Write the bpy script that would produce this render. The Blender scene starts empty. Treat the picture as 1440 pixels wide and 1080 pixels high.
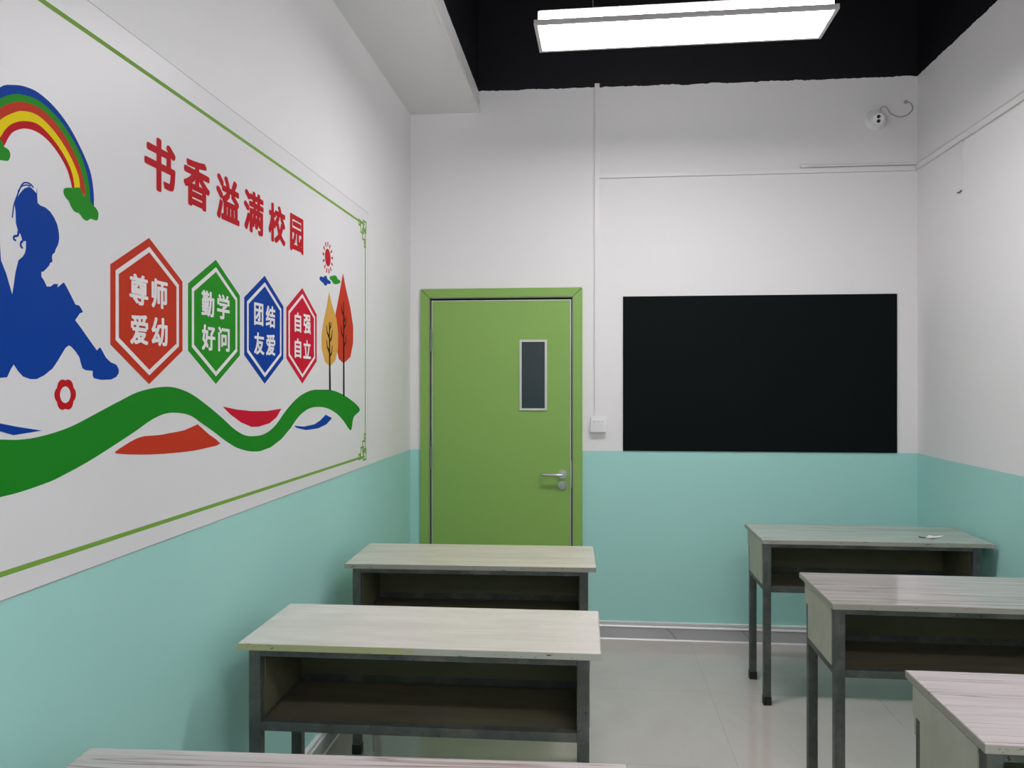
import bpy, bmesh, math, random
from mathutils import Vector, Matrix
from mathutils.geometry import tessellate_polygon
random.seed(7)
SC = bpy.context.scene
COL = SC.collection

# ------------------------------------------------------------------ camera, world, light, exposure
cam_data = bpy.data.cameras.new('camera')
cam_data.sensor_width = 36.0
cam_data.lens = 1136 / 1440 * 36.0
cam_data.shift_y = -2 / 1440
cam_data.clip_start = 0.02
cam = bpy.data.objects.new('camera', cam_data)
cam.location = (0, 0, 1.53)
cam.rotation_euler = (math.radians(90), 0, math.atan(112 / 1136))
COL.objects.link(cam)
SC.camera = cam

world = bpy.data.worlds.new('world')
SC.world = world
world.use_nodes = True
world.node_tree.nodes['Background'].inputs[0].default_value = (0.5, 0.55, 0.6, 1)
world.node_tree.nodes['Background'].inputs[1].default_value = 0.05

LAMP_STRENGTH = 35.0          # radiance of the lamps' lit faces
BODY_STRENGTH = 26.0
LAMP_COLOUR = (1.0, 0.975, 0.985)
SC.view_settings.view_transform = 'Standard'
SC.view_settings.look = 'None'
SC.view_settings.gamma = 1.0
SC.view_settings.use_curve_mapping = False
SC.view_settings.exposure = 0.0

# room, in metres: x to the right, y towards the chalkboard wall
XL, XR, YB, YR, ZC = -1.107, 1.871, 4.87, -2.33, 3.95
DADO = 1.121
BLACK = 3.30

# ------------------------------------------------------------------ materials
def srgb(r, g, b):
    f = lambda c: (c / 255 / 12.92) if c / 255 <= 0.04045 else ((c / 255 + 0.055) / 1.055) ** 2.4
    return (f(r), f(g), f(b), 1)

def new_mat(name, col=(0.8, 0.8, 0.8, 1), rough=0.5, metal=0.0, spec=None):
    m = bpy.data.materials.new(name)
    m.use_nodes = True
    b = m.node_tree.nodes['Principled BSDF']
    b.inputs['Base Color'].default_value = tuple(col)[:3] + (1,)
    b.inputs['Roughness'].default_value = rough
    b.inputs['Metallic'].default_value = metal
    if spec is not None:
        b.inputs['Specular IOR Level'].default_value = spec
    return m

class NT:
    """small helper around a node tree"""
    def __init__(self, m):
        self.m = m; self.t = m.node_tree; self.b = self.t.nodes['Principled BSDF']
    def n(self, kind, **kw):
        x = self.t.nodes.new(kind)
        for k, v in kw.items():
            setattr(x, k, v)
        return x
    def l(self, a, b):
        self.t.links.new(a, b)
    def coord(self, scale=(1, 1, 1), which='Object'):
        tc = self.n('ShaderNodeTexCoord'); mp = self.n('ShaderNodeMapping')
        mp.inputs['Scale'].default_value = scale
        self.l(tc.outputs[which], mp.inputs['Vector'])
        return mp.outputs['Vector']
    def noise(self, vec, scale, detail=3, rough=0.5, dist=0.0):
        x = self.n('ShaderNodeTexNoise')
        x.inputs['Scale'].default_value = scale; x.inputs['Detail'].default_value = detail
        x.inputs['Roughness'].default_value = rough; x.inputs['Distortion'].default_value = dist
        self.l(vec, x.inputs['Vector'])
        return x.outputs['Fac']
    def ramp(self, fac, stops, interp='LINEAR'):
        x = self.n('ShaderNodeValToRGB'); x.color_ramp.interpolation = interp
        e = x.color_ramp.elements
        while len(e) < len(stops):
            e.new(0.5)
        for el, (p, c) in zip(e, stops):
            el.position = p; el.color = tuple(c)[:3] + (1,)
        self.l(fac, x.inputs['Fac'])
        return x.outputs['Color']
    def mix(self, fac, a, b, mode='MIX'):
        x = self.n('ShaderNodeMix', data_type='RGBA', blend_type=mode)
        for s, v in ((0, fac), (6, a), (7, b)):
            if hasattr(v, 'links') or hasattr(v, 'is_linked'):
                self.l(v, x.inputs[s])
            else:
                x.inputs[s].default_value = v if s == 0 else tuple(v)[:3] + (1,)
        return x.outputs[2]
    def math(self, op, a, b=0.0, clamp=False):
        x = self.n('ShaderNodeMath', operation=op, use_clamp=clamp)
        for i, v in enumerate((a, b)):
            if hasattr(v, 'is_linked'):
                self.l(v, x.inputs[i])
            else:
                x.inputs[i].default_value = v
        return x.outputs[0]
    def bump(self, h, strength=0.2, dist=0.002):
        x = self.n('ShaderNodeBump'); x.inputs['Strength'].default_value = strength
        x.inputs['Distance'].default_value = dist
        self.l(h, x.inputs['Height']); self.l(x.outputs['Normal'], self.b.inputs['Normal'])

WHITE = (0.80, 0.785, 0.795, 1)
TEAL = (0.385, 0.70, 0.655, 1)
BLACKP = (0.0042, 0.0036, 0.0062, 1)

def wall_mat(name, dado=True, black=True, jag=0.012):
    m = new_mat(name, WHITE, 0.55, spec=0.35)
    k = NT(m)
    v = k.coord()
    sep = k.n('ShaderNodeSeparateXYZ'); k.l(v, sep.inputs[0])
    z = sep.outputs['Z']
    blot = k.noise(v, 1.3, 3)
    white = k.mix(k.math('MULTIPLY', blot, 0.10), WHITE, (0.76, 0.745, 0.74))
    col = white
    if dado:
        teal = k.mix(k.math('MULTIPLY', blot, 0.22), TEAL, (0.34, 0.65, 0.60))
        wob = k.math('MULTIPLY', k.math('SUBTRACT', k.noise(v, 1.6, 2), 0.5), 0.010)
        lim = k.math('ADD', z, wob)
        col = k.mix(k.math('LESS_THAN', lim, DADO), col, teal)
    if black:
        j = k.math('MULTIPLY', k.math('SUBTRACT', k.noise(v, 11.0, 6, 0.72), 0.5), jag * 3)
        lim2 = k.math('ADD', z, j)
        col = k.mix(k.math('GREATER_THAN', lim2, BLACK), col, BLACKP)
    k.l(col, k.b.inputs['Base Color'])
    k.bump(k.noise(v, 45, 4), 0.12, 0.002)
    return m

M = {}
M['wall'] = wall_mat('painted_wall')
M['wall_left'] = wall_mat('painted_wall_left', black=False)
M['black_paint'] = new_mat('black_ceiling_paint', BLACKP, 0.9, spec=0.1)
M['trunking'] = new_mat('white_plastic_trunking', (0.78, 0.765, 0.77, 1), 0.4)
M['plastic'] = new_mat('white_plastic', (0.82, 0.81, 0.82, 1), 0.3)
M['dark_gap'] = new_mat('dark_gap', (0.01, 0.01, 0.01, 1), 0.8)
M['lens'] = new_mat('black_lens', (0.004, 0.004, 0.005, 1), 0.08)
M['cable'] = new_mat('grey_cable', (0.42, 0.40, 0.38, 1), 0.5)
M['steel'] = new_mat('brushed_steel', (0.62, 0.62, 0.64, 1), 0.28, 1.0)
M['alu'] = new_mat('satin_aluminium', (0.62, 0.62, 0.60, 1), 0.42, 0.6)
M['jamb'] = new_mat('grey_jamb', (0.22, 0.22, 0.225, 1), 0.45, 0.4)
M['pane'] = new_mat('dark_frosted_pane', (0.017, 0.036, 0.042, 1), 0.22)
M['rubber'] = new_mat('black_rubber', (0.008, 0.008, 0.008, 1), 0.55)
M['board'] = new_mat('black_board_paint', (0.0024, 0.0050, 0.0054, 1), 0.7, spec=0.10)

m = new_mat('green_door_paint', (0.25, 0.44, 0.105, 1), 0.42, spec=0.4); k = NT(m); v = k.coord()
k.l(k.mix(k.math('MULTIPLY', k.noise(v, 2.2, 3), 0.3), (0.25, 0.44, 0.105), (0.215, 0.40, 0.075)), k.b.inputs['Base Color'])
k.bump(k.noise(v, 120, 2), 0.05, 0.001); M['green'] = m

# floor tile: glossy pale stone look
m = new_mat('glossy_floor_tile', (0.45, 0.44, 0.41, 1), 0.09, spec=0.75); k = NT(m); v = k.coord(which='Generated')
oi = k.n('ShaderNodeObjectInfo'); add = k.n('ShaderNodeVectorMath', operation='ADD')
tc = k.n('ShaderNodeTexCoord'); k.l(tc.outputs['Object'], add.inputs[0]); k.l(oi.outputs['Location'], add.inputs[1])
n1 = k.noise(add.outputs[0], 1.4, 6, 0.6, 1.5)
k.l(k.ramp(n1, [(0.3, (0.53, 0.475, 0.445)), (0.5, (0.58, 0.52, 0.485)), (0.7, (0.55, 0.485, 0.445))]), k.b.inputs['Base Color'])
rr = k.math('ADD', k.math('MULTIPLY', k.noise(add.outputs[0], 4, 3), 0.02), 0.02)
k.l(rr, k.b.inputs['Roughness']); M['tile'] = m
M['grout'] = new_mat('tile_grout', (0.40, 0.38, 0.35, 1), 0.6)

m = new_mat('marble_skirting', (0.42, 0.42, 0.43, 1), 0.2); k = NT(m); v = k.coord()
v = k.coord(); wv = k.n('ShaderNodeTexWave', wave_type='BANDS', bands_direction='DIAGONAL')
wv.inputs['Scale'].default_value = 0.8; wv.inputs['Distortion'].default_value = 5.0; wv.inputs['Detail'].default_value = 1.5; wv.inputs['Detail Scale'].default_value = 0.6
k.l(v, wv.inputs['Vector']); w = wv.outputs['Fac']
k.l(k.ramp(w, [(0.0, (0.44, 0.44, 0.45)), (0.485, (0.43, 0.43, 0.44)), (0.5, (0.15, 0.15, 0.16)), (0.515, (0.43, 0.43, 0.44)), (1.0, (0.47, 0.47, 0.48))]), k.b.inputs['Base Color'])
M['skirt'] = m
M['skirt_white'] = new_mat('white_skirting_bead', (0.80, 0.79, 0.80, 1), 0.3)

# desk materials
def steel_mat():
    m = new_mat('worn_grey_steel_tube', (0.1, 0.11, 0.105, 1), 0.5, 0.25); k = NT(m); v = k.coord()
    n1 = k.noise(v, 9, 6, 0.65); n2 = k.noise(v, 60, 4, 0.7)
    c = k.ramp(n1, [(0.3, (0.040, 0.050, 0.048)), (0.5, (0.072, 0.084, 0.078)), (0.72, (0.14, 0.14, 0.125))])
    c = k.mix(k.math('GREATER_THAN', n2, 0.66), c, (0.02, 0.018, 0.016))
    k.l(c, k.b.inputs['Base Color'])
    k.bump(n2, 0.2, 0.001)
    return m
M['tube'] = steel_mat()

def top_mat(name, base, dark, line, grain=0.5, line_amt=0.7, seed=0.0, step=None, spots=0.0, lscale=34, lines=(0.488, 0.512), rough=0.2, gy=22, lx=0.45):
    """laminate desk top whose grain runs along the desk"""
    m = new_mat(name, base, rough, spec=0.5); k = NT(m)
    tc = k.n('ShaderNodeTexCoord'); mp = k.n('ShaderNodeMapping')
    mp.inputs['Scale'].default_value = (1.3, gy, 1.3); mp.inputs['Location'].default_value = (seed, seed * 3, seed)
    k.l(tc.outputs['Object'], mp.inputs['Vector'])
    g = k.noise(mp.outputs['Vector'], 2.2, 6, 0.6, 0.6)
    mp2 = k.n('ShaderNodeMapping')
    mp2.inputs['Scale'].default_value = (lx, lscale, 1.0); mp2.inputs['Location'].default_value = (seed * 2, seed, 0)
    k.l(tc.outputs['Object'], mp2.inputs['Vector'])
    ln = k.noise(mp2.outputs['Vector'], 0.9, 2.5, 0.5, 0.15)
    c = k.mix(k.math('MULTIPLY', k.ramp(g, [(0.35, (0, 0, 0)), (0.65, (1, 1, 1))]), grain), base, dark)
    lo, hi = lines
    mid = (lo + hi) / 2
    band = k.ramp(ln, [(lo, (0, 0, 0)), (mid, (1, 1, 1)), (hi, (0, 0, 0))])
    mask = k.ramp(k.noise(tc.outputs['Object'], 3.0, 2), [(0.3, (0, 0, 0)), (0.5, (1, 1, 1))])
    c = k.mix(k.math('MULTIPLY', k.math('MULTIPLY', band, mask), line_amt), c, line)
    if step is not None:
        sp = k.n('ShaderNodeSeparateXYZ'); k.l(tc.outputs['Object'], sp.inputs[0])
        wob = k.math('ADD', sp.outputs['X'], k.math('MULTIPLY', k.noise(tc.outputs['Object'], 12, 2), 0.01))
        c = k.mix(k.math('MULTIPLY', k.math('LESS_THAN', wob, step), 0.5), c, (0.27, 0.235, 0.225))
    if spots:
        b2 = k.ramp(k.noise(tc.outputs['Object'], 2.4, 5, 0.6), [(0.35, (0, 0, 0)), (0.7, (1, 1, 1))])
        c = k.mix(k.math('MULTIPLY', b2, spots), c, (0.50, 0.47, 0.40))
    k.l(c, k.b.inputs['Base Color'])
    k.bump(ln, 0.06, 0.001)
    return m
M['top_cream'] = top_mat('cream_worn_desk_top', (0.82, 0.775, 0.735), (0.70, 0.655, 0.60), (0.42, 0.36, 0.29), 0.7, 0.3, 1.3, spots=0.4, rough=0.26, gy=7)
M['top_cream_far'] = top_mat('cream_far_desk_top', (0.66, 0.63, 0.55), (0.53, 0.49, 0.41), (0.35, 0.29, 0.22), 0.7, 0.3, 4.1, spots=0.55, rough=0.26, gy=7)
M['top_pink'] = top_mat('pinkish_grained_desk_top', (0.60, 0.545, 0.55), (0.50, 0.445, 0.44), (0.16, 0.11, 0.10), 0.8, 0.85, 2.2, lscale=30, lines=(0.488, 0.512), rough=0.16)
M['top_near'] = top_mat('pinkish_near_desk_top', (0.60, 0.55, 0.545), (0.48, 0.43, 0.42), (0.22, 0.12, 0.10), 0.8, 0.95, 6.7, lscale=18, lines=(0.486, 0.514), rough=0.2, lx=0.8)
M['top_middle'] = top_mat('streaked_desk_top', (0.54, 0.51, 0.49), (0.40, 0.365, 0.35), (0.15, 0.12, 0.11), 0.9, 0.8, 9.4, lscale=44, lines=(0.480, 0.520), rough=0.10)
M['top_grey'] = top_mat('grey_grained_desk_top', (0.50, 0.48, 0.445), (0.38, 0.36, 0.335), (0.20, 0.17, 0.15), 0.85, 0.7, 12.4, lines=(0.485, 0.515), rough=0.14)

def board_mat(name, a, b, seed):
    m = new_mat(name, a, 0.6, spec=0.25); k = NT(m); v = k.coord((1.0, 5.0, 5.0))
    n1 = k.noise(v, 2.5, 5, 0.6)
    k.l(k.ramp(n1, [(0.3, a), (0.7, b)]), k.b.inputs['Base Color'])
    return m
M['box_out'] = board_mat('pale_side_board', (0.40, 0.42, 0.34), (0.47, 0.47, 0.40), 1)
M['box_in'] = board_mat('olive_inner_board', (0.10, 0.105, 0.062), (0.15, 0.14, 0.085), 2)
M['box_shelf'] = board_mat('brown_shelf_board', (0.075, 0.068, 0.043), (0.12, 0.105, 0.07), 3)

def edge_mat(name, plain, yellow=None):
    m = new_mat(name, plain, 0.5); k = NT(m); v = k.coord()
    n1 = k.noise(v, 14, 5, 0.7)
    c = k.mix(k.math('MULTIPLY', n1, 0.5), plain, tuple(x * 0.75 for x in plain[:3]))
    if yellow:
        sp = k.n('ShaderNodeSeparateXYZ'); k.l(v, sp.inputs[0])
        lim = k.math('ADD', sp.outputs['X'], k.math('MULTIPLY', n1, 0.25))
        c = k.mix(k.math('LESS_THAN', lim, 0.11), c, yellow)
    ch = k.noise(k.coord((1, 3, 3)), 26, 6, 0.75)
    c = k.mix(k.math('GREATER_THAN', ch, 0.63), c, (0.07, 0.065, 0.05))
    k.l(c, k.b.inputs['Base Color'])
    return m
M['edge'] = edge_mat('worn_edge_band', (0.36, 0.35, 0.30, 1))
M['edge_pale'] = edge_mat('pale_edge_band', (0.44, 0.45, 0.40, 1), (0.40, 0.41, 0.22))

def flat(name, c, rough=0.6):
    return new_mat(name, c, rough, spec=0.08)
M['p_sheet'] = new_mat('white_mural_sheet', (0.76, 0.745, 0.765, 1), 0.42, spec=0.4)
M['p_blue'] = flat('print_blue', (0.003, 0.050, 0.33, 1))
M['p_green'] = flat('print_green', (0.013, 0.23, 0.016, 1))
M['p_leafgreen'] = flat('print_leaf_green', (0.022, 0.27, 0.018, 1))
M['p_orange'] = flat('print_orange_red', (0.54, 0.042, 0.018, 1))
M['p_red'] = flat('print_red', (0.50, 0.010, 0.017, 1))
M['p_crimson'] = flat('print_crimson', (0.58, 0.008, 0.035, 1))
M['p_yellow'] = flat('print_yellow', (0.84, 0.66, 0.004, 1))
M['p_ochre'] = flat('print_ochre', (0.66, 0.36, 0.075, 1))
M['p_black'] = flat('print_black', (0.012, 0.012, 0.012, 1))
M['p_olive'] = flat('print_frame_green', (0.20, 0.38, 0.065, 1))
M['p_white'] = flat('print_white', (0.82, 0.79, 0.80, 1))

def emis(name, col, s):
    m = bpy.data.materials.new(name); m.use_nodes = True
    nt = m.node_tree; nt.nodes.clear()
    o = nt.nodes.new('ShaderNodeOutputMaterial'); e = nt.nodes.new('ShaderNodeEmission')
    e.inputs[0].default_value = tuple(col) + (1,); e.inputs[1].default_value = s
    nt.links.new(e.outputs[0], o.inputs[0])
    return m
M['lamp'] = emis('lit_diffuser', LAMP_COLOUR, LAMP_STRENGTH)
M['lamp_body'] = emis('lit_lamp_side', LAMP_COLOUR, BODY_STRENGTH)
M['lamp_frame'] = new_mat('pinkish_lamp_frame', (0.62, 0.58, 0.59, 1), 0.5)

# ------------------------------------------------------------------ helpers
def link(name, me, parent=None, loc=(0, 0, 0)):
    o = bpy.data.objects.new(name, me); COL.objects.link(o)
    o.location = loc
    if parent is not None:
        o.parent = parent
    return o

def tag(o, label=None, cat=None, group=None, kind=None):
    if label: o['label'] = label
    if cat: o['category'] = cat
    if group: o['group'] = group
    if kind: o['kind'] = kind
    return o

def empty(name, loc=(0, 0, 0), rz=0.0, parent=None):
    o = bpy.data.objects.new(name, None); COL.objects.link(o)
    o.location = loc; o.rotation_euler = (0, 0, rz); o.empty_display_size = 0.05
    if parent is not None: o.parent = parent
    return o

def box(bm, x0, x1, y0, y1, z0, z1, bev=0.0):
    vs = [bm.verts.new((x, y, z)) for z in (z0, z1) for y in (y0, y1) for x in (x0, x1)]
    fs = [(0, 2, 3, 1), (4, 5, 7, 6), (0, 1, 5, 4), (2, 6, 7, 3), (0, 4, 6, 2), (1, 3, 7, 5)]
    faces = [bm.faces.new([vs[i] for i in f]) for f in fs]
    if bev > 0:
        es = list({e for f in faces for e in f.edges})
        bmesh.ops.bevel(bm, geom=es, offset=bev, segments=2, affect='EDGES', profile=0.7)

def prism(bm, pts, axis, a, b):
    """closed polygon pts (2-D) extruded from a to b along axis 'x','y' or 'z'"""
    def P(p, t):
        return {'x': (t, p[0], p[1]), 'y': (p[0], t, p[1]), 'z': (p[0], p[1], t)}[axis]
    va = [bm.verts.new(P(p, a)) for p in pts]; vb = [bm.verts.new(P(p, b)) for p in pts]
    n = len(pts)
    bm.faces.new(va); bm.faces.new(vb[::-1])
    for i in range(n):
        bm.faces.new([va[i], vb[i], vb[(i + 1) % n], va[(i + 1) % n]])

def cyl(bm, c, r, depth, axis='z', seg=24, r2=None):
    mat = Matrix.Translation(c)
    if axis == 'y': mat = mat @ Matrix.Rotation(math.radians(90), 4, 'X')
    if axis == 'x': mat = mat @ Matrix.Rotation(math.radians(90), 4, 'Y')
    bmesh.ops.create_cone(bm, cap_ends=True, segments=seg, radius1=r, radius2=r if r2 is None else r2, depth=depth, matrix=mat)

def build(name, bm, mat, parent=None, smooth=False, loc=(0, 0, 0)):
    bmesh.ops.recalc_face_normals(bm, faces=bm.faces)
    me = bpy.data.meshes.new(name); bm.to_mesh(me); bm.free()
    me.materials.append(mat)
    if smooth:
        me.shade_smooth()
        try:
            me.set_sharp_from_angle(angle=math.radians(35))
        except Exception:
            pass
    return link(name, me, parent, loc)

def B(name, dims, mat, parent=None, bev=0.0, loc=(0, 0, 0)):
    bm = bmesh.new(); box(bm, *dims, bev)
    return build(name, bm, mat, parent, loc=loc)

def tube(name, pts, r, mat, parent=None, seg=8):
    """round bar through points, as a mesh"""
    bm = bmesh.new(); rings = []
    pts = [Vector(p) for p in pts]
    for i, p in enumerate(pts):
        d = (pts[min(i + 1, len(pts) - 1)] - pts[max(i - 1, 0)]).normalized()
        up = Vector((0, 0, 1)) if abs(d.z) < 0.9 else Vector((1, 0, 0))
        a = d.cross(up).normalized(); b = d.cross(a).normalized()
        rings.append([bm.verts.new(p + a * r * math.cos(t) + b * r * math.sin(t)) for t in [2 * math.pi * j / seg for j in range(seg)]])
    for A, Bq in zip(rings, rings[1:]):
        for j in range(seg):
            bm.faces.new([A[j], A[(j + 1) % seg], Bq[(j + 1) % seg], Bq[j]])
    bm.faces.new(rings[0]); bm.faces.new(rings[-1][::-1])
    return build(name, bm, mat, parent, smooth=True)

def spline(pts, n=6, closed=False):
    """Catmull-Rom through 2-D or 3-D points"""
    P = [Vector(p) for p in pts]; out = []; N = len(P)
    rng = range(N) if closed else range(N - 1)
    for i in rng:
        if closed:
            a, b, c, d = P[i - 1], P[i], P[(i + 1) % N], P[(i + 2) % N]
        else:
            a, b, c, d = P[max(i - 1, 0)], P[i], P[i + 1], P[min(i + 2, N - 1)]
        for k_ in range(n):
            t = k_ / n
            out.append(0.5 * ((2 * b) + (c - a) * t + (2 * a - 5 * b + 4 * c - d) * t * t + (3 * b - a - 3 * c + d) * t ** 3))
    if not closed: out.append(P[-1])
    return [tuple(p) for p in out]

# ------------------------------------------------------------------ the setting
FRONT_LAMP = (0.366, 3.405, 2.985)

# floor slab with its tiles
floor = tag(B('floor', (XL - 0.1, XR + 0.1, YR - 0.1, YB + 0.1, -0.10, -0.0015), M['grout']), kind='structure')
xs = [XL, -1.02, -0.22, 0.58, 1.38, XR]
ys = []
y = YB
while y > YR:
    ys.append(y); y -= 0.8
ys.append(YR)
cache = {}
for i in range(len(xs) - 1):
    for j in range(len(ys) - 1):
        w_, d_ = xs[i + 1] - xs[i], ys[j] - ys[j + 1]
        key = (round(w_, 4), round(d_, 4))
        if key not in cache:
            bm = bmesh.new(); box(bm, -w_ / 2 + .0005, w_ / 2 - .0005, -d_ / 2 + .0005, d_ / 2 - .0005, -0.0015, 0.0, 0.0002)
            bmesh.ops.recalc_face_normals(bm, faces=bm.faces)
            me = bpy.data.meshes.new('tile'); bm.to_mesh(me); bm.free(); me.materials.append(M['tile']); cache[key] = me
        link('tile', cache[key], floor, ((xs[i] + xs[i + 1]) / 2, (ys[j] + ys[j + 1]) / 2, 0))

tag(B('ceiling', (XL - 0.1, XR + 0.1, YR - 0.1, YB + 0.2, ZC, ZC + 0.1), M['black_paint']), kind='structure')
tag(B('wall_left', (XL - 0.1, XL, YR - 0.1, YB + 0.2, -0.1, ZC), M['wall_left']), kind='structure')
tag(B('wall_right', (XR, XR + 0.1, YR - 0.1, YB + 0.2, -0.1, ZC), M['wall']), kind='structure')
tag(B('wall_front', (XL, XR, YR - 0.1, YR, -0.1, ZC), M['wall']), kind='structure')
# back wall with the door opening
DX0, DX1, DZ = -0.987, -0.111, 2.048
bm = bmesh.new()
for d in ((XL, DX0, 0, DZ), (DX1, XR, 0, DZ), (XL, XR, DZ, ZC)):
    box(bm, d[0], d[1], YB, YB + 0.16, d[2] if d[2] else -0.1, d[3])
tag(build('wall_back', bm, M['wall']), kind='structure')

# plastered beam along the left wall, white below and black above
BXR, BZ = -0.684, 3.172
tag(B('trim_1', (XL, BXR, YR, YB, BZ, ZC), wall_mat('painted_beam', dado=False, black=True, jag=0.006)), kind='structure')
bm = bmesh.new()
for (x0, x1, z0, z1) in ((BXR - 0.004, BXR + 0.010, BZ - 0.004, BZ + 0.026), (BXR, BXR + 0.006, BZ + 0.050, BZ + 0.075)):
    n = 24
    for i in range(n):
        ya = YR + (YB - YR) * i / n; yb = YR + (YB - YR) * (i + 1) / n - 0.002
        o_ = random.uniform(-0.0012, 0.0012)
        box(bm, x0, x1 + o_, ya, yb, z0 + o_, z1 + o_, 0.002)
tag(build('trim_2', bm, M['trunking']), kind='structure')

# skirting: marble band with a white moulded top and a white bead on the floor
def skirting(name, kind_axis, a, b, wall, sgn):
    root = None
    prof = [(0, 0), (0.012, 0), (0.012, 0.072), (0, 0.072)]
    top = [(0, 0.072), (0.016, 0.072), (0.018, 0.078), (0.013, 0.084), (0.014, 0.096), (0.019, 0.100), (0.019, 0.107), (0, 0.107)]
    bead = [(0.012, 0), (0.018, 0), (0.012, 0.007)]
    def ex(nm, pr, mat, parent):
        bm = bmesh.new()
        pts = [(wall + sgn * p[0], p[1]) for p in pr]
        prism(bm, pts, 'x' if kind_axis == 'x' else 'y', a, b)
        return build(nm, bm, mat, parent)
    root = tag(ex(name, prof, M['skirt'], None), kind='structure')
    ex('top_moulding', top, M['skirt_white'], root)
    ex('floor_bead', bead, M['skirt_white'], root)
skirting('baseboard_back', 'x', -0.055, XR, YB, -1)
skirting('baseboard_left', 'y', YR, YB, XL, 1)
skirting('baseboard_right', 'y', YR, YB, XR, -1)

# ------------------------------------------------------------------ the door
door = tag(empty('door_1', ((DX0 + DX1) / 2, YB, 0)), kind='structure')
ox, oy = -(DX0 + DX1) / 2, -YB          # parts are written in room coordinates and moved to the door's base
def D_(name, bm, mat, parent=door, smooth=False):
    bmesh.ops.translate(bm, verts=bm.verts, vec=(ox, oy, 0))
    return build(name, bm, mat, parent, smooth)
CO0, CO1, CZ = -1.040, -0.055, 2.101
g = 0.0018
for pts in ([(CO0, 0), (DX0, 0), (DX0, DZ - g), (CO0, CZ - g * 1.5)],
            [(DX1, 0), (CO1, 0), (CO1, CZ - g * 1.5), (DX1, DZ - g)],
            [(CO0 + g * 1.5, CZ), (DX0 + g, DZ), (DX1 - g, DZ), (CO1 - g * 1.5, CZ)]):
    bm = bmesh.new(); prism(bm, pts, 'y', YB - 0.016, YB - 0.0045)
    D_('casing', bm, M['green'])
bm = bmesh.new()
e2 = 0.004
for d in ((CO0 + e2, DX0 - e2, 0, CZ - e2), (DX1 + e2, CO1 - e2, 0, CZ - e2), (DX0 - e2, DX1 + e2, DZ + e2, CZ - e2)):
    box(bm, d[0], d[1], YB - 0.004, YB - 0.0002, d[2], d[3])
D_('casing_backing', bm, M['dark_gap'])
bm = bmesh.new()
for d in ((DX0, DX0 + 0.006, 0, DZ), (DX1 - 0.006, DX1, 0, DZ), (DX0, DX1, DZ - 0.006, DZ)):
    box(bm, d[0], d[1], YB - 0.012, YB + 0.12, d[2], d[3])
D_('jamb', bm, M['jamb'])
bm = bmesh.new(); box(bm, DX0 + .006, DX1 - .006, YB + 0.055, YB + 0.075, 0, DZ - .006)
D_('gap_backing', bm, M['dark_gap'])  # near-black panel added for the shade in the gap round the leaf
LX0, LX1, LZ = -0.970, -0.128, 2.026
LY = YB + 0.002
bm = bmesh.new(); box(bm, LX0, LX1, LY, LY + 0.045, 0.008, LZ, 0.0015)
leaf = D_('door_leaf', bm, M['green'])
bm = bmesh.new()
e = 0.005
box(bm, LX0 - e, LX0, LY - 0.0005, LY + 0.046, 0.008, LZ + e); box(bm, LX1, LX1 + e, LY - 0.0005, LY + 0.046, 0.008, LZ + e)
box(bm, LX0, LX1, LY - 0.0005, LY + 0.046, LZ, LZ + e)
D_('edge_strip', bm, M['alu'], leaf)
WX0, WX1, WZ0, WZ1 = -0.434, -0.268, 1.362, 1.789
f = 0.013
bm = bmesh.new()
for pts in ([(WX0, WZ0), (WX0 + f, WZ0 + f), (WX0 + f, WZ1 - f), (WX0, WZ1)], [(WX1, WZ0), (WX1 - f, WZ0 + f), (WX1 - f, WZ1 - f), (WX1, WZ1)],
            [(WX0, WZ0), (WX1, WZ0), (WX1 - f, WZ0 + f), (WX0 + f, WZ0 + f)], [(WX0, WZ1), (WX1, WZ1), (WX1 - f, WZ1 - f), (WX0 + f, WZ1 - f)]):
    prism(bm, pts, 'y', LY - 0.009, LY)
D_('window_frame', bm, M['alu'], leaf)
bm = bmesh.new(); box(bm, WX0 + f, WX1 - f, LY - 0.003, LY, WZ0 + f, WZ1 - f)
D_('window_pane', bm, M['pane'], leaf)
for hz in (0.25, 1.07, 1.787):
    bm = bmesh.new()
    cyl(bm, (-0.9785, YB - 0.010, hz), 0.0065, 0.135, 'z', 12)
    for q in (-0.045, -0.015, 0.015, 0.045):
        cyl(bm, (-0.9785, YB - 0.010, hz + q), 0.0072, 0.003, 'z', 12)
    D_('hinge', bm, M['jamb'], smooth=True)
# lever handle and thumb-turn
bm = bmesh.new()
cyl(bm, (-0.175, LY - 0.006, 0.978), 0.0265, 0.012, 'y', 32)
cyl(bm, (-0.175, LY - 0.030, 0.978), 0.010, 0.048, 'y', 16)
hnd = D_('door_handle', bm, M['steel'], leaf, True)
pts = [(-0.175, LY - 0.052, 0.978), (-0.200, LY - 0.056, 0.9785), (-0.27, LY - 0.056, 0.9785), (-0.290, LY - 0.054, 0.9785), (-0.297, LY - 0.043, 0.9785), (-0.298, LY - 0.026, 0.9785)]
t_ = tube('lever', [(p[0] + ox, p[1] + oy, p[2]) for p in spline(pts, 5)], 0.0085, M['steel'], leaf, 12)
bm = bmesh.new()
cyl(bm, (-0.175, LY - 0.006, 0.913), 0.0265, 0.012, 'y', 32)
box(bm, -0.179, -0.171, LY - 0.028, LY - 0.010, 0.899, 0.927, 0.002)
D_('thumb_turn', bm, M['steel'], leaf, True)
bm = bmesh.new(); box(bm, -0.1235, -0.1195, YB - 0.001, YB + 0.0, 0.90, 1.06)
D_('strike_plate', bm, M['steel'])

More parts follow.
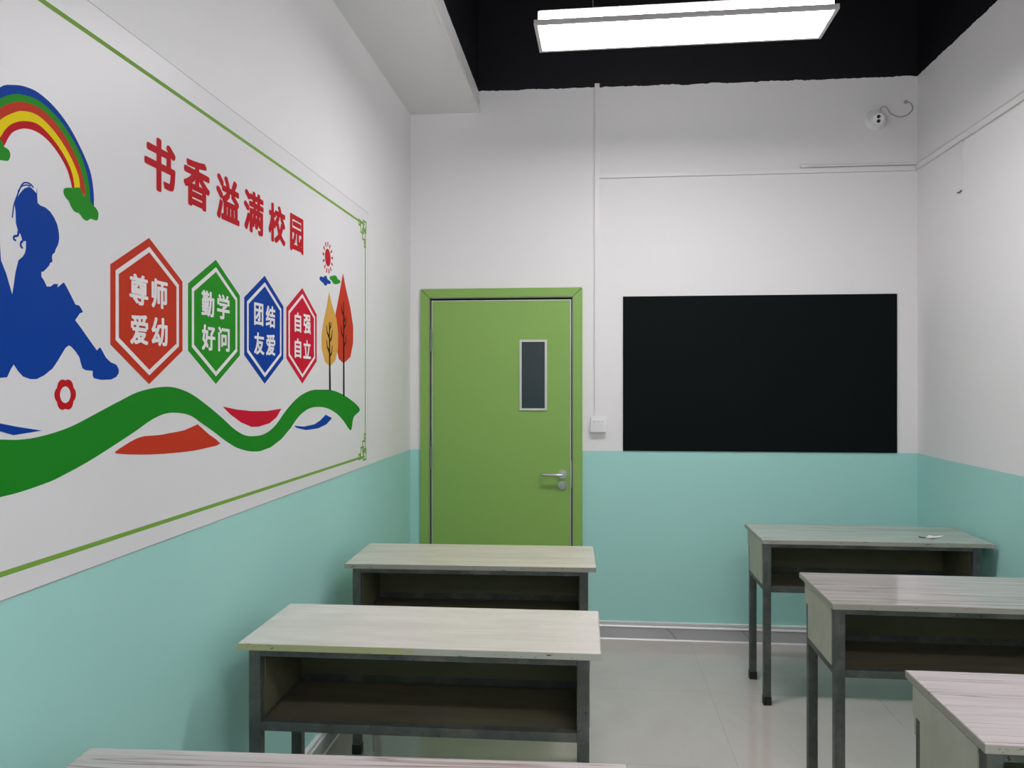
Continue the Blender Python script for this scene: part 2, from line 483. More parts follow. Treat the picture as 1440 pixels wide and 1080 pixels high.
# ------------------------------------------------------------------ chalkboard
bx0, bx1, bz0, bz1 = 0.186, 1.757, 1.123, 2.044
cb = empty('chalkboard', ((bx0 + bx1) / 2, YB, bz0))
tag(cb, 'large plain black chalkboard on the end wall right of the green door', 'chalkboard')
W2 = (bx1 - bx0) / 2
B('writing_surface', (-W2, W2, -0.007, -0.0005, 0, bz1 - bz0), M['board'], cb, 0.001)

# ------------------------------------------------------------------ trunking, switch, camera on the walls
T_ = M['trunking']
M['joint'] = new_mat('shaded_joint', (0.20, 0.18, 0.17, 1), 0.7)  # joint strip painted dark for the shadow in the gap
def trunk(loc, w, depth, length, axis, face, label):
    """square trunking on a wall: a base strip and a snap-on cover with a fine joint between them"""
    def dims(a, b, m):
        n0, n1 = -b, -a
        if axis == 'z': return (-w / 2 + m, w / 2 - m, n0, n1, m, length - m) if face == 'y' else (n0, n1, -w / 2 + m, w / 2 - m, m, length - m)
        if axis == 'x': return (m, length - m, n0, n1, -w / 2 + m, w / 2 - m)
        return (n0, n1, m, length - m, -w / 2 + m, w / 2 - m)
    root = tag(B('cable_trunking', dims(0.0003, depth * 0.55, 0.0012), T_, loc=loc), label, 'trunking')
    B('cover', dims(depth * 0.62, depth, 0.0), T_, root, 0.0012)
    B('joint', dims(depth * 0.54, depth * 0.63, 0.0022), M['joint'], root)
    return root
trunk((0.0325, YB, 1.331), 0.029, 0.018, 3.318 - 1.331, 'z', 'y', 'white vertical cable trunking running down the end wall to the light switch')
trunk((0.048, YB, 2.766), 0.028, 0.016, XR - 0.017 - 0.048, 'x', 'y', 'long white horizontal cable trunking across the end wall above the chalkboard')
bm = bmesh.new()
tb = tube('conduit_pipe', [(1.213, YB - 0.0085, 2.7935), (1.861, YB - 0.0085, 2.7935)], 0.0080, T_, None, 10)
tag(tb, 'thin white pipe lying on the end wall trunking towards the right corner', 'conduit')
bm = bmesh.new(); cyl(bm, (1.235, YB - 0.0085, 2.7935), 0.0110, 0.035, 'x', 12)
build('coupling', bm, M['plastic'], tb, True)
p2 = tube('conduit_pipe', [(XR - 0.0085, YB - 0.018, 2.7955), (XR - 0.0085, YR + 0.01, 2.7955)], 0.0080, T_, None, 10)
tag(p2, 'thin white pipe running on top of the trunking along the right wall', 'conduit')
trunk((XR, YR + 0.01, 2.769), 0.030, 0.016, YB - 0.018 - YR - 0.01, 'y', 'x', 'white cable trunking running along the upper right wall from the corner')
trunk((XR, 4.304, 2.507), 0.022, 0.010, 0.244, 'z', 'x', 'short white trunking dropping down the right wall, with a dark open end')
o = tube('wire_end', [(XR - 0.004, 4.304, 2.512), (XR - 0.006, 4.304, 2.500), (XR - 0.008, 4.315, 2.499), (XR - 0.010, 4.335, 2.500)], 0.003, M['dark_gap'], None, 6)
tag(o, 'dark wire end poking out under the short drop trunking on the right wall', 'wire')

sw = empty('light_switch', (0.0405, YB, 1.236))
tag(sw, 'white surface-mounted triple rocker light switch beside the green door', 'switch')
B('switch_box', (-0.044, 0.044, -0.034, -0.0003, 0.002, 0.088), M['plastic'], sw, 0.004)
B('switch_plate', (-0.047, 0.047, -0.042, -0.034, 0, 0.093), M['plastic'], sw, 0.004)
for i in range(3):
    bm = bmesh.new(); x = -0.0365 + i * 0.0248
    prism(bm, [(-0.0415, 0.018), (-0.045, 0.018), (-0.051, 0.073), (-0.0415, 0.073)], 'x', x, x + 0.0222)
    r_ = build('rocker', bm, M['plastic'], sw)
    B('marker', (x + 0.008, x + 0.014, -0.0512, -0.050, 0.060, 0.064), M['cable'], r_)

cx, cz = 1.637, 3.052
sc_ = empty('security_camera', (cx, YB, cz))
tag(sc_, 'round white eyeball security camera high on the end wall near the right corner', 'security camera')
bm = bmesh.new(); cyl(bm, (0, -0.014, 0), 0.060, 0.026, 'y', 40, 0.050)
build('base', bm, M['plastic'], sc_, True)
bm = bmesh.new()
bmesh.ops.create_uvsphere(bm, u_segments=32, v_segments=20, radius=0.044, matrix=Matrix.Translation((0, -0.045, -0.004)))
ball = build('ball', bm, M['plastic'], sc_, True)
d = (Vector((0, 0, 1.53)) - Vector((cx, YB, cz))).normalized()      # the eye looks down into the room
d = (d * 0.55 + Vector((-0.15, -1, -0.45)).normalized() * 0.45).normalized()
rot = d.to_track_quat('Z', 'X').to_matrix().to_4x4()
up_ = Vector((0, 0, 1)); side_ = d.cross(up_).normalized(); upl = side_.cross(d).normalized()
c0 = Vector((0, -0.045, -0.004))
bm = bmesh.new(); bmesh.ops.create_cone(bm, cap_ends=True, segments=32, radius1=0.034, radius2=0.030, depth=0.012, matrix=Matrix.Translation(c0 + d * 0.040) @ rot)
face = build('face_plate', bm, M['plastic'], sc_, True)
for s_ in (0.0125, -0.0125):
    bm = bmesh.new(); bmesh.ops.create_cone(bm, cap_ends=True, segments=20, radius1=0.0105, radius2=0.0095, depth=0.006, matrix=Matrix.Translation(c0 + d * 0.048 + upl * s_) @ rot)
    build('lens', bm, M['lens'], sc_, True)
cab = spline([(0.020, -0.012, 0.045), (0.035, -0.010, 0.072), (0.058, -0.008, 0.072), (0.085, -0.006, 0.035), (0.13, -0.006, 0.014), (0.175, -0.006, 0.022), (0.205, -0.006, 0.055), (0.195, -0.006, 0.090), (0.170, 0.0, 0.100)], 6)
tube('cable', cab, 0.0032, M['cable'], sc_, 6)
bm = bmesh.new(); cyl(bm, (0.170, -0.001, 0.100), 0.012, 0.003, 'y', 16)
build('cable_hole', bm, M['cable'], sc_)

# ------------------------------------------------------------------ hanging lamps
def lamp(loc, rz, label, wires=True):
    root = empty('hanging_lamp', loc, rz)
    tag(root, label, 'lamp', 'long panel lamps hung from the black ceiling')
    L, W_ = 0.598, 0.1425
    # frame: rim round the lit face
    bm = bmesh.new(); t = 0.016; h = 0.020
    for d_ in ((-L, L, -W_, -W_ + t), (-L, L, W_ - t, W_), (-L, -L + t, -W_ + t, W_ - t), (L - t, L, -W_ + t, W_ - t)):
        box(bm, *d_, 0, h, 0.004)
    build('frame', bm, M['lamp_frame'], root)
    B('diffuser', (-L + t, L - t, -W_ + t, W_ - t, 0.003, 0.007), M['lamp'], root)
    bm = bmesh.new()
    prism(bm, [(-W_ + 0.012, h), (-W_ + 0.020, h + 0.040), (W_ - 0.020, h + 0.040), (W_ - 0.012, h)], 'x', -L + 0.018, L - 0.018)
    build('lit_side', bm, M['lamp_body'], root)
    B('lid', (-L + 0.022, L - 0.022, -W_ + 0.022, W_ - 0.022, h + 0.0405, h + 0.046), M['lamp_frame'], root)
    B('driver_box', (0.20, 0.30, -0.03, 0.03, h + 0.046, h + 0.075), M['plastic'], root, 0.003)
    for x in (-0.36, 0.31):
        tube('hanging_wire', [(x, -0.04, h + 0.045), (x + 0.004, -0.02, 0.4), (x, 0, ZC - loc[2])], 0.0016, M['cable'], root, 5)
    return root
lamp(FRONT_LAMP, math.radians(-1.2), 'long lit panel lamp hanging in the black ceiling well before the end wall')
lamp((0.95, 0.35, 2.985), 0.0, 'long lit panel lamp hanging above the desks nearest the camera')
lamp((0.38, -1.6, 2.985), 0.0, 'long lit panel lamp hanging at the far rear of the room')

# ------------------------------------------------------------------ desks
def desk(loc, rz, label, top, W_=1.04, D=0.43, edge=None, seed=0, dx=0.0):
    rnd = random.Random(seed)
    root = empty('school_desk', loc, rz)
    tag(root, label, 'desk', 'double school desks')
    H_ = 0.785; t = 0.020; u = 0.034
    w, dd = W_ / 2, D / 2
    edge = edge or M['edge']
    # worn top board: outline slightly chipped along the near edge
    bm = bmesh.new(); box(bm, -w + .002, w - .002, -dd + .002, dd - .002, H_ - t, H_, 0.0025)
    top_o = build('tabletop', bm, top, root)
    for d_ in ((-w, w, -dd, -dd + .002), (-w, w, dd - .002, dd), (-w, -w + .002, -dd + .002, dd - .002), (w - .002, w, -dd + .002, dd - .002)):
        B('edge_band', (*d_, H_ - t + .0005, H_ - .0012), edge, top_o, 0.0006)
    lx = w - 0.0335; y0 = -dd + 0.002; y1 = y0 + 0.372
    zt = H_ - t
    for sx in (-1, 1):
        for ya in (y0, y1 - u):
            xa, xb = (-lx + dx, -lx + u + dx) if sx < 0 else (lx - u + dx, lx + dx)
            lg = B('leg', (xa, xb, ya, ya + u, 0.012, zt), M['tube'], root, 0.003)
            B('rubber_foot', (xa - .002, xb + .002, ya - .002, ya + u + .002, 0.0, 0.040), M['rubber'], lg, 0.003)
    ix = lx - u
    sh = lambda d_: (d_[0] + dx, d_[1] + dx) + tuple(d_[2:])          # the frame may sit off-centre under its top
    R_ = lambda n, d_: B(n, sh(d_), M['tube'], root, 0.002)
    R_('top_rail', (-ix, ix, y0 + .002, y0 + u - .002, zt - 0.017, zt))
    R_('top_rail', (-ix, ix, y1 - u + .002, y1 - .002, zt - 0.017, zt))
    R_('lower_rail', (-ix, ix, y0 + .001, y0 + u - .004, 0.536, 0.562))
    R_('lower_rail', (-ix, ix, y1 - u + .002, y1 - .002, 0.552, 0.582))
    for sx in (-1, 1):
        xa, xb = (-lx, -lx + u - .004) if sx < 0 else (lx - u + .004, lx)
        R_('side_rail', (xa, xb, y0 + u, y1 - u, 0.540, 0.568))
        R_('side_rail', (xa, xb, y0 + u, y1 - u, zt - 0.017, zt))
        xo = dx + (-lx - 0.003 if sx < 0 else lx - 0.001)
        bm = bmesh.new()
        prism(bm, [(y0 + u + .001, 0.566), (y1 - u, 0.566), (y1 - u, 0.690), (y1 + 0.012, 0.690), (y1 + 0.012, zt - .001), (y0 + u + .001, zt - .001)], 'x', xo, xo + 0.004)
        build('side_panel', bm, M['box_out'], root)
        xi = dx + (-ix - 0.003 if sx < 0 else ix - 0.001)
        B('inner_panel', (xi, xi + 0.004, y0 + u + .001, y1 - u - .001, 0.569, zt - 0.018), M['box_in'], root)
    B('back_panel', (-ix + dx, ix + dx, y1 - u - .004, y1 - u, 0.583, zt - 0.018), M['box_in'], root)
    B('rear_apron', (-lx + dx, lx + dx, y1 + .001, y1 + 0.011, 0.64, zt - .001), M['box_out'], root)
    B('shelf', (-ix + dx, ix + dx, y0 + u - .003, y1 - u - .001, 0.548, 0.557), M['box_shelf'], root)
    return root

desk((-0.493, 2.437, 0), math.radians(0.6), 'cream-topped desk with a yellowed front edge, between its near and far neighbours by the mural', M['top_cream'], 1.036, 0.42, M['edge_pale'], 1)
desk((-0.503, 3.470, 0), math.radians(1.6), 'cream-topped desk standing right in front of the green door', M['top_cream_far'], 1.032, 0.43, None, 2)
desk((-0.468, 1.362, 0), math.radians(1.9), 'pinkish desk top with long brown cracks, left at the bottom of the photo', M['top_near'], 1.09, 0.43, None, 3)
desk((1.328, 4.148, 0), math.radians(0.0), 'grey-topped desk with a paper scrap on it, below the chalkboard in the right corner', M['top_grey'], 1.046, 0.445, None, 4, -0.026)
desk((1.330, 3.040, 0), math.radians(-0.3), 'streaky-topped desk on the right, behind the nearest one and before the corner one', M['top_middle'], 1.04, 0.455, None, 5, -0.026)
desk((1.328, 1.965, 0), math.radians(-0.4), 'pinkish grained desk nearest the camera on the right side', M['top_pink'], 1.04, 0.435, None, 6, -0.030)

# torn scrap on the far right desk
sx_, sy_ = 1.615, 4.045
scr = empty('paper_scrap', (sx_, sy_, 0.785))
tag(scr, 'small torn white paper scrap lying on the far right desk', 'paper')
bm = bmesh.new()
pts = [(-0.030, -0.012), (0.000, -0.020), (0.040, -0.004), (0.062, 0.004), (0.020, 0.010), (0.000, 0.020), (-0.020, 0.006)]
hs = [0.001, 0.004, 0.006, 0.012, 0.007, 0.010, 0.003]
vb = [bm.verts.new((p[0], p[1], h)) for p, h in zip(pts, hs)]; vt = [bm.verts.new((p[0], p[1], h + 0.0012)) for p, h in zip(pts, hs)]
bm.faces.new(vb[::-1]); bm.faces.new(vt)
for i in range(7): bm.faces.new([vb[i], vb[(i + 1) % 7], vt[(i + 1) % 7], vt[i]])
build('sheet', bm, M['p_white'], scr)
tube('dark_sliver', [(-0.050, 0.012, 0.004), (-0.036, -0.002, 0.003), (-0.012, -0.010, 0.003), (0.01, -0.015, 0.003)], 0.0022, M['p_black'], scr, 5)

# flat print of the mural, outlines in millimetres on the wall (along the wall, height)
MURAL = {
'girl': [(1447,1698),(1452,1722),(1456,1743),(1464,1767),(1476,1776),(1482,1784),(1485,1793),(1485,1808),(1475,1806),(1470,1818),(1463,1823),(1457,1838),(1456,1862),(1453,1875),(1459,1886),(1469,1899),(1480,1910),(1492,1916),(1500,1916),(1510,1911),(1515,1908),(1516,1919),(1517,1901),(1518,1890),(1525,1887),(1541,1886),(1555,1881),(1568,1871),(1578,1858),(1583,1842),(1584,1831),(1582,1822),(1579,1815),(1572,1805),(1570,1799),(1563,1794),(1561,1787),(1563,1779),(1555,1775),(1553,1770),(1544,1762),(1534,1754),(1529,1754),(1529,1744),(1538,1736),(1545,1726),(1557,1727),(1568,1734),(1581,1735),(1577,1727),(1585,1732),(1599,1741),(1608,1732),(1623,1715),(1637,1698),(1650,1697),(1657,1691),(1663,1684),(1652,1680),(1636,1664),(1656,1649),(1681,1628),(1713,1602),(1723,1609),(1726,1609),(1734,1601),(1747,1587),(1765,1577),(1787,1572),(1797,1562),(1797,1552),(1787,1543),(1766,1537),(1728,1536),(1702,1540),(1698,1546),(1698,1556),(1674,1557),(1662,1561),(1656,1572),(1651,1585),(1637,1598),(1623,1607),(1615,1609),(1604,1603),(1593,1591),(1579,1575),(1563,1559),(1538,1545),(1515,1537),(1496,1537),(1476,1542),(1462,1553),(1451,1565)] ,
'left_child_edge': [(1443,1556),(1433,1540),(1417,1539),(1417,1760),(1431,1736)] ,
'hair1': [(1447,1846),(1449,1859),(1452,1873),(1462,1895),(1472,1914),(1482,1922),(1496,1923),(1506,1918)] ,
'hair2': [(1462,1899),(1472,1912),(1486,1918),(1498,1919)] ,
'curl1': [(1463,1823),(1462,1815),(1452,1811),(1451,1806),(1457,1804)] ,
'curl2': [(1476,1806),(1471,1803),(1470,1796),(1475,1792)] ,
'b0': [(1417,2086),(1448,2101),(1481,2110),(1520,2112),(1568,2100),(1612,2077),(1652,2043),(1687,2001),(1700,1960),(1702,1925)] ,
'b1': [(1417,2065),(1448,2083),(1481,2093),(1526,2096),(1581,2080),(1626,2052),(1659,2019),(1683,1973),(1690,1923)] ,
'b2': [(1417,2047),(1448,2067),(1481,2079),(1526,2082),(1574,2067),(1618,2037),(1649,2003),(1666,1969),(1673,1937)] ,
'b3': [(1417,2025),(1448,2047),(1475,2060),(1515,2066),(1556,2055),(1593,2034),(1626,2006),(1649,1974),(1652,1947)] ,
'b4': [(1417,1993),(1428,2009),(1448,2027),(1480,2042),(1520,2048),(1562,2033),(1600,2008),(1626,1977),(1635,1943)] ,
'b5': [(1427,1980),(1437,1997),(1453,2014),(1486,2029),(1526,2031),(1568,2016),(1606,1986),(1622,1958),(1627,1941)] ,
'cloud_r': [(1599,1937),(1608,1942),(1626,1946),(1647,1952),(1656,1949),(1664,1939),(1684,1935),(1697,1926),(1713,1918),(1718,1909),(1715,1896),(1706,1893),(1689,1893),(1677,1886),(1663,1888),(1650,1897),(1635,1897),(1623,1905),(1616,1915),(1607,1920),(1599,1927)] ,
'cloud_l': [(1417,1985),(1424,1976),(1437,1973),(1441,1963),(1435,1952),(1422,1949),(1417,1952)] ,
'hex0': [(1925,1895),(2094,1805),(2094,1614),(1931,1524),(1765,1616),(1763,1804)] ,
'hex1': [(2286,1893),(2451,1810),(2456,1618),(2293,1524),(2126,1615),(2124,1800)] ,
'hex2': [(2645,1892),(2815,1798),(2815,1619),(2651,1528),(2486,1626),(2486,1806)] ,
'hex3': [(3002,1891),(3167,1805),(3171,1610),(3011,1526),(2844,1626),(2844,1801)] ,
'bcloud': [(3206,1959),(3222,1966),(3250,1966),(3274,1976),(3293,1975),(3303,1965),(3335,1961),(3347,1956),(3335,1948),(3303,1946),(3293,1937),(3268,1934),(3253,1941),(3234,1944),(3206,1951)] ,
'gcloud': [(3335,1980),(3368,1987),(3395,1993),(3422,1993),(3442,1983),(3470,1981),(3477,1972),(3448,1963),(3408,1956),(3377,1956),(3365,1964),(3335,1969)] ,
'ytree': [(3325,1912),(3356,1868),(3420,1812),(3447,1745),(3442,1676),(3408,1626),(3335,1598),(3274,1616),(3231,1668),(3229,1726),(3254,1786),(3294,1849)] ,
'rtree': [(3517,2018),(3556,1959),(3628,1873),(3672,1788),(3670,1715),(3628,1648),(3526,1616),(3454,1635),(3413,1703),(3405,1770),(3413,1832),(3465,1920)] ,
'ytrunk': [(3326,1786),(3335,1497)] ,
'rtrunk': [(3524,1893),(3527,1469)] ,
'ribbon': [(1417,1423),(1481,1419),(1550,1424),(1626,1437),(1708,1460),(1799,1486),(1879,1507),(1972,1518),(2052,1517),(2137,1500),(2229,1467),(2337,1421),(2410,1387),(2488,1362),(2562,1354),(2649,1356),(2742,1380),(2853,1434),(2973,1477),(3103,1499),(3215,1501),(3367,1497),(3532,1473),(3715,1429),(3778,1396),(3678,1368),(3634,1310),(3532,1355),(3431,1394),(3304,1422),(3186,1432),(3076,1427),(2973,1403),(2888,1363),(2797,1328),(2700,1306),(2610,1300),(2535,1306),(2437,1325),(2355,1353),(2278,1385),(2191,1419),(2137,1439),(2068,1449),(2004,1449),(1936,1435),(1865,1411),(1768,1381),(1679,1355),(1600,1336),(1540,1325),(1417,1315)] ,
'orange': [(1782,1368),(1819,1380),(1864,1392),(1908,1397),(1977,1395),(2025,1397),(2103,1400),(2169,1411),(2187,1409),(2246,1380),(2319,1348),(2246,1342),(2146,1340),(2000,1345),(1886,1353),(1803,1362)] ,
'crimson': [(2335,1458),(2429,1446),(2543,1437),(2669,1433),(2797,1437),(2753,1408),(2690,1390),(2600,1383),(2543,1385),(2463,1404),(2387,1432)] ,
'blue': [(2921,1369),(3024,1360),(3144,1363),(3215,1376),(3281,1396),(3363,1378),(3289,1355),(3186,1344),(3050,1345),(2948,1359)] ,
'lblue': [(1417,1453),(1458,1445),(1531,1433),(1450,1429),(1417,1438)] ,
}
CHARS = [
('书', 1906, 2151, 2058, 2033) ,
('香', 2099, 2155, 2253, 2027) ,
('溢', 2291, 2161, 2451, 2021) ,
('满', 2482, 2159, 2639, 2019) ,
('校', 2680, 2163, 2835, 2016) ,
('园', 2879, 2160, 3018, 2019) ,
('尊', 1840, 1793, 1923, 1720) ,
('师', 1938, 1795, 2016, 1719) ,
('爱', 1843, 1696, 1923, 1621) ,
('幼', 1938, 1700, 2016, 1624) ,
('勤', 2200, 1796, 2279, 1721) ,
('学', 2296, 1794, 2380, 1721) ,
('好', 2202, 1697, 2285, 1624) ,
('问', 2303, 1696, 2380, 1624) ,
('团', 2560, 1791, 2635, 1720) ,
('结', 2655, 1793, 2738, 1721) ,
('友', 2560, 1696, 2643, 1622) ,
('爱', 2657, 1696, 2739, 1622) ,
('自', 2924, 1790, 2993, 1721) ,
('强', 3018, 1789, 3099, 1718) ,
('自', 2924, 1696, 2993, 1622) ,
('立', 3015, 1695, 3099, 1624) ,
]

# ------------------------------------------------------------------ the mural on the left wall
mural = empty('wall_mural', (XL, 2.0, 1.12))
tag(mural, 'big printed mural sheet with rainbow, red slogan and hexagon badges on the left wall', 'mural')
SH = 0.0016
def P_(name, loops, mat, parent=mural, layer=1):
    """a flat printed shape: loops of (along, up) in metres on the wall; first loop outline, others holes"""
    x = SH + 0.0005 * layer; xb = x - 0.0005
    L3 = [[Vector((p[0], p[1], 0)) for p in lp] for lp in loops]
    tris = tessellate_polygon(L3)
    flatp = [p for lp in loops for p in lp]
    n = len(flatp)
    V = [(x, p[0] - 2.0, p[1] - 1.12) for p in flatp] + [(xb, p[0] - 2.0, p[1] - 1.12) for p in flatp]
    Fc = []
    for t in tris:
        a, b, c = [flatp[i] for i in t]
        s = (b[0] - a[0]) * (c[1] - a[1]) - (b[1] - a[1]) * (c[0] - a[0])
        if abs(s) < 1e-12: continue
        Fc.append(tuple(t) if s > 0 else tuple(t)[::-1])
    k0 = 0
    for lp in loops:
        m_ = len(lp)
        for i in range(m_):
            j = (i + 1) % m_
            Fc.append((k0 + i, k0 + j, n + k0 + j, n + k0 + i))
        k0 += m_
    me = bpy.data.meshes.new(name); me.from_pydata(V, [], Fc); me.materials.append(mat)
    return link(name, me, parent)

def mm(key): return [(a / 1000, b / 1000) for a, b in MURAL[key]]
def sm(pts, n=4, closed=True): return [(p[0], p[1]) for p in spline(pts, n, closed)]
def stroke(pts, w, w2=None):
    """outline of a line drawn through pts"""
    w2 = w if w2 is None else w2
    L_, R2 = [], []
    for i, p in enumerate(pts):
        a = pts[max(i - 1, 0)]; b = pts[min(i + 1, len(pts) - 1)]
        dx, dy = b[0] - a[0], b[1] - a[1]; l = math.hypot(dx, dy) or 1
        ww = (w + (w2 - w) * i / (len(pts) - 1)) / 2
        L_.append((p[0] - dy / l * ww, p[1] + dx / l * ww)); R2.append((p[0] + dy / l * ww, p[1] - dx / l * ww))
    return L_ + R2[::-1]

B('sheet', (0.0, SH, 0.05 - 2.0, 3.935 - 2.0, 0.0, 2.372 - 1.12), M['p_sheet'], mural)

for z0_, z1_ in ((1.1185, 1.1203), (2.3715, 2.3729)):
    P_('edge_shadow', [[(0.05, z0_), (3.935, z0_), (3.935, z1_), (0.05, z1_)]], M['cable'])  # grey strip stands in for the shadow line along the sheet's edge

# green frame line with a knot at the corners
q = 0.0105
FY0, FY1, FZ0, FZ1 = 0.16, 3.872, 1.169, 2.302
KN = 0.125
def bar(y0, y1, z0, z1): return [(y0, z0), (y1, z0), (y1, z1), (y0, z1)]
P_('frame_line', [bar(FY0 + KN, FY1 - KN, FZ1 - q / 2, FZ1 + q / 2)], M['p_olive'])
P_('frame_line', [bar(FY0 + KN, FY1 - KN, FZ0 - q / 2, FZ0 + q / 2)], M['p_olive'])
P_('frame_line', [bar(FY1 - q / 2, FY1 + q / 2, FZ0 + KN, FZ1 - KN)], M['p_olive'])
P_('frame_line', [bar(FY0 - q / 2, FY0 + q / 2, FZ0 + KN, FZ1 - KN)], M['p_olive'])
def knot(cy, cz_, sy, sz):
    """interlaced little squares turning the corner; sy, sz point away from the mural's middle"""
    bm_l = []
    def sq(a, b, s, w=0.0095):
        ya, za = cy + sy * a, cz_ + sz * b
        return [bar(ya - s, ya + s, za - s, za + s), bar(ya - s + w, ya + s - w, za - s + w, za + s - w)]
    out = []
    for i, (a, b, s) in enumerate(((-0.050, -0.022, 0.030), (-0.022, -0.050, 0.030), (-0.010, -0.010, 0.030), (-0.098, -0.006, 0.016), (-0.006, -0.098, 0.016))):
        out.append(P_('corner_knot', sq(a, b, s), M['p_olive'], mural, 1 + 0.1 * i))
    for pts in ([(-0.125, 0), (-0.01, 0)], [(0, -0.125), (0, -0.01)]):
        st = stroke([(cy + sy * a, cz_ + sz * b) for a, b in pts], 0.009)
        out.append(P_('corner_knot', [st], M['p_olive'], mural, 1.6))
for (cy, cz_, sy, sz) in ((FY1, FZ1, 1, 1), (FY1, FZ0, 1, -1), (FY0, FZ1, -1, 1), (FY0, FZ0, -1, -1)):
    knot(cy, cz_, sy, sz)

# rainbow: mirrored about its crown for the half that lies outside the photograph
AX = 1.515
def arch(key):
    r = mm(key)
    r = [p for p in r if p[0] > AX - 0.005]
    r[0] = (AX, r[0][1])
    left = [(2 * AX - p[0], p[1]) for p in r[::-1]]
    full = [p for p in left if p[0] < 1.41] + mm(key)[(0 if mm(key)[0][0] > 1.40 else 0):]
    return sm(full, 4, False)
arches = [arch('b%d' % i) for i in range(6)]
for i, mt in enumerate(('p_blue', 'p_leafgreen', 'p_orange', 'p_yellow', 'p_red')):
    P_('rainbow_band', [arches[i] + arches[i + 1][::-1]], M[mt], mural, 1)
P_('cloud', [sm(mm('cloud_r'), 3)], M['p_leafgreen'], mural, 2)
cl = mm('cloud_l')
P_('cloud', [sm([(1.417, 1.985), (1.424, 1.976), (1.437, 1.973), (1.441, 1.963), (1.435, 1.952), (1.422, 1.949), (1.405, 1.945), (1.39, 1.93), (1.37, 1.925), (1.35, 1.90), (1.325, 1.905), (1.31, 1.925), (1.325, 1.945), (1.33, 1.97), (1.355, 1.985), (1.385, 1.99)], 3)], M['p_leafgreen'], mural, 2)

# two seated children, back to back, in blue silhouette
gl = mm('girl'); N0 = 1.447
mirror = [(2 * N0 - p[0], p[1]) for p in gl[::-1]]
mirror = [p for p in mirror]
# the strip of the second child's back that shows in the photograph
left_in = [(1.433, 1.540), (1.417, 1.539)]
back_in = [(1.417, 1.760), (1.431, 1.736)]
m2 = [p for p in mirror if p[0] < 1.405]
girl = gl + [(1.443, 1.556)] + left_in + m2 + back_in
P_('child_silhouette', [girl], M['p_blue'])
P_('hair_strand', [stroke(sm(mm('hair1'), 4, False), 0.0025, 0.003)], M['p_blue'], mural, 1.2)
P_('hair_strand', [stroke(sm(mm('hair2'), 4, False), 0.002, 0.003)], M['p_blue'], mural, 1.3)
P_('hair_strand', [stroke(sm(mm('curl1'), 4, False), 0.005, 0.004)], M['p_blue'], mural, 1.2)
P_('hair_strand', [stroke(sm(mm('curl2'), 4, False), 0.005, 0.004)], M['p_blue'], mural, 1.2)

# green ribbon and the coloured slivers round it
rb = mm('ribbon')
tipi = 34
top_l = rb[:tipi]; bot_l = rb[tipi:]
ext_top = [(0.55, 1.50), (0.75, 1.535), (0.95, 1.525), (1.15, 1.475), (1.30, 1.435)]
ext_bot = [(1.25, 1.325), (1.05, 1.37), (0.85, 1.41), (0.70, 1.42)]
top_s = sm(ext_top + top_l, 4, False); bot_s = sm([top_l[-1]] + bot_l[:1], 1, False)[1:] + sm(bot_l[:2], 1, False)[1:] + sm(bot_l[2:] + ext_bot, 4, False)
P_('green_ribbon', [top_s + bot_s], M['p_green'])
P_('sliver', [sm(mm('orange'), 2)], M['p_orange'])
P_('sliver', [mm('crimson')], M['p_crimson'])
P_('sliver', [mm('blue')], M['p_blue'])
P_('sliver', [mm('lblue')[:4] + [(1.417, 1.438), (1.33, 1.455), (1.28, 1.49), (1.36, 1.47)]], M['p_blue'])

# flower ring
fo = []
for i in range(72):
    a = 2 * math.pi * i / 72
    r = 0.0305 + 0.0045 * abs(math.sin(3.0 * a + math.pi / 2))
    fo.append((1.604 + r * math.cos(a), 1.5045 + r * 0.98 * math.sin(a)))
P_('flower', [fo, [(1.604 + 0.0175 * math.cos(2 * math.pi * i / 32), 1.5045 + 0.0175 * math.sin(2 * math.pi * i / 32)) for i in range(32)][::-1]], M['p_red'])

# hexagon badges
def centre(pts): return (sum(p[0] for p in pts) / len(pts), sum(p[1] for p in pts) / len(pts))
badge_o = []
for i, mt in enumerate(('p_orange', 'p_leafgreen', 'p_blue', 'p_crimson')):
    raw = mm('hex%d' % i)
    xm = (raw[0][0] + raw[3][0]) / 2; xr = (raw[1][0] + raw[2][0]) / 2; xl = (raw[4][0] + raw[5][0]) / 2
    hx = [(xm, 1.893), (xr, 1.804), (xr, 1.616), (xm, 1.526), (xl, 1.618), (xl, 1.803)]
    c_ = centre(hx)
    o_ = P_('badge', [hx], M[mt], mural, 1); badge_o.append(o_)
    sc2 = lambda s: [(c_[0] + (p[0] - c_[0]) * s, c_[1] + (p[1] - c_[1]) * s) for p in hx]
    P_('badge_ring', [sc2(0.878), sc2(0.805)[::-1]], M['p_white'], o_, 2)

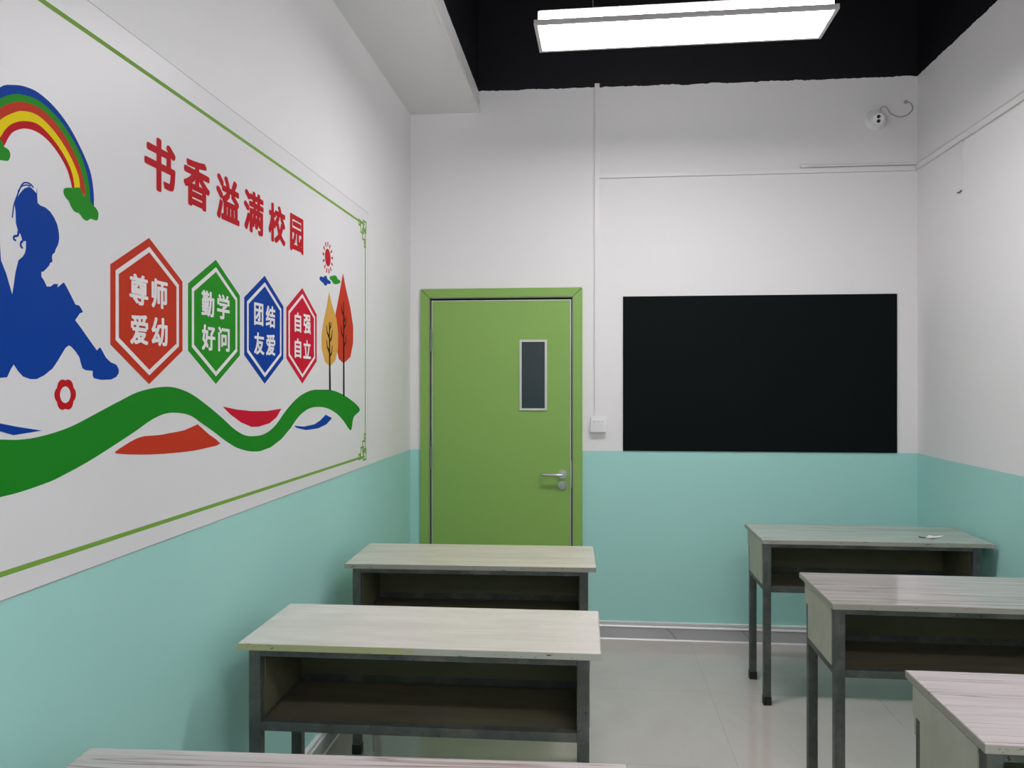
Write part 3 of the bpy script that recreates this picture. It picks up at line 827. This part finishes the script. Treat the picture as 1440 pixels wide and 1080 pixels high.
# little sun, clouds and two autumn trees
ell = lambda cy, cz_, a, b, n=28: [(cy + a * math.cos(2 * math.pi * i / n), cz_ + b * math.sin(2 * math.pi * i / n)) for i in range(n)]
sun = P_('sun', [ell(3.308, 2.056, 0.037, 0.037)], M['p_red'])
for i in range(13):
    a = 2 * math.pi * (i + 0.25) / 13
    r0, r1 = 0.046, 0.066
    pts = [(3.308 + r * math.cos(a), 2.056 + r * math.sin(a)) for r in (r0, (r0 + r1) / 2, r1)]
    P_('sun_ray', [stroke(pts, 0.006, 0.013)], M['p_red'], sun, 1)
P_('cloud', [sm(mm('bcloud'), 3)], M['p_blue'])
P_('cloud', [sm(mm('gcloud'), 3)], M['p_leafgreen'])
for key, tk, mt, lab, brs in (('rtree', 'rtrunk', 'p_orange', 'orange red leaf-shaped tree', ((1.83, -1, .045), (1.77, 1, .05), (1.73, -1, .05), (1.69, 1, .05), (1.80, 1, .03))),
                              ('ytree', 'ytrunk', 'p_ochre', 'ochre leaf-shaped tree', ((1.72, -1, .045), (1.70, 1, .05), (1.66, -1, .045), (1.635, 1, .05), (1.755, 1, .03)))):
    o_ = P_('tree_print', [sm(mm(tk.replace('trunk', 'tree')), 4) if False else sm(mm(key), 1)], M[mt], mural, 1 if key == 'rtree' else 1.2)
    o_['label'] = lab
    t = mm(tk)
    P_('trunk', [stroke([t[0], ((t[0][0] + t[1][0]) / 2, (t[0][1] + t[1][1]) / 2), t[1]], 0.010, 0.024)], M['p_black'], o_, 2)
    x0 = t[0][0]
    for (z, s, l) in brs:
        P_('branch', [stroke([(x0, z), (x0 + s * l * 0.6, z + l * 0.45), (x0 + s * l * 0.8, z + l * 1.1)], 0.014, 0.006)], M['p_black'], o_, 2.2)

# lettering
def glyph(ch, y0, z1, y1, z0, mat, parent, layer, bold, name):
    cu = bpy.data.curves.new('glyph', 'FONT'); cu.body = ch; cu.resolution_u = 3
    ob = bpy.data.objects.new('glyph', cu); COL.objects.link(ob)
    bpy.context.view_layer.update()
    dg = bpy.context.evaluated_depsgraph_get()
    me0 = bpy.data.meshes.new_from_object(ob.evaluated_get(dg))
    bpy.data.objects.remove(ob); bpy.data.curves.remove(cu)
    vs = [v.co.copy() for v in me0.vertices]; fs = [tuple(p.vertices) for p in me0.polygons]
    xa, xb = min(v.x for v in vs), max(v.x for v in vs); ya, yb = min(v.y for v in vs), max(v.y for v in vs)
    by, bz = bold
    sy = (y1 - y0 - 2 * by) / (xb - xa); sz = (z1 - z0 - 2 * bz) / (yb - ya)
    V, Fc = [], []
    offs = [(0, 0), (1, 0), (-1, 0), (0, 1), (0, -1), (.8, .8), (-.8, .8), (.8, -.8), (-.8, -.8)]
    for i, (a, b) in enumerate(offs):
        n = len(V); x = SH + 0.0005 * layer + 0.00001 * i
        for v in vs:
            V.append((x, y0 + by + (v.x - xa) * sy + a * by - 2.0, z0 + bz + (v.y - ya) * sz + b * bz - 1.12))
        Fc += [tuple(j + n for j in f) for f in fs]
    me = bpy.data.meshes.new(name); me.from_pydata(V, [], Fc); me.materials.append(mat)
    bpy.data.meshes.remove(me0)
    return link(name, me, parent)
for i, (ch, y0, z1, y1, z0) in enumerate(CHARS):
    a, b, c, d = y0 / 1000, z1 / 1000, y1 / 1000, z0 / 1000
    if i < 6:
        glyph(ch, a, 2.157, c, 2.020, M['p_red'], mural, 1, (0.0062, 0.0044), 'slogan_character')
    else:
        row = (1.795, 1.720) if b > 1.75 else (1.697, 1.623)
        glyph(ch, a, row[0], c, row[1], M['p_white'], badge_o[(i - 6) // 4], 2, (0.0033, 0.0019), 'badge_character')
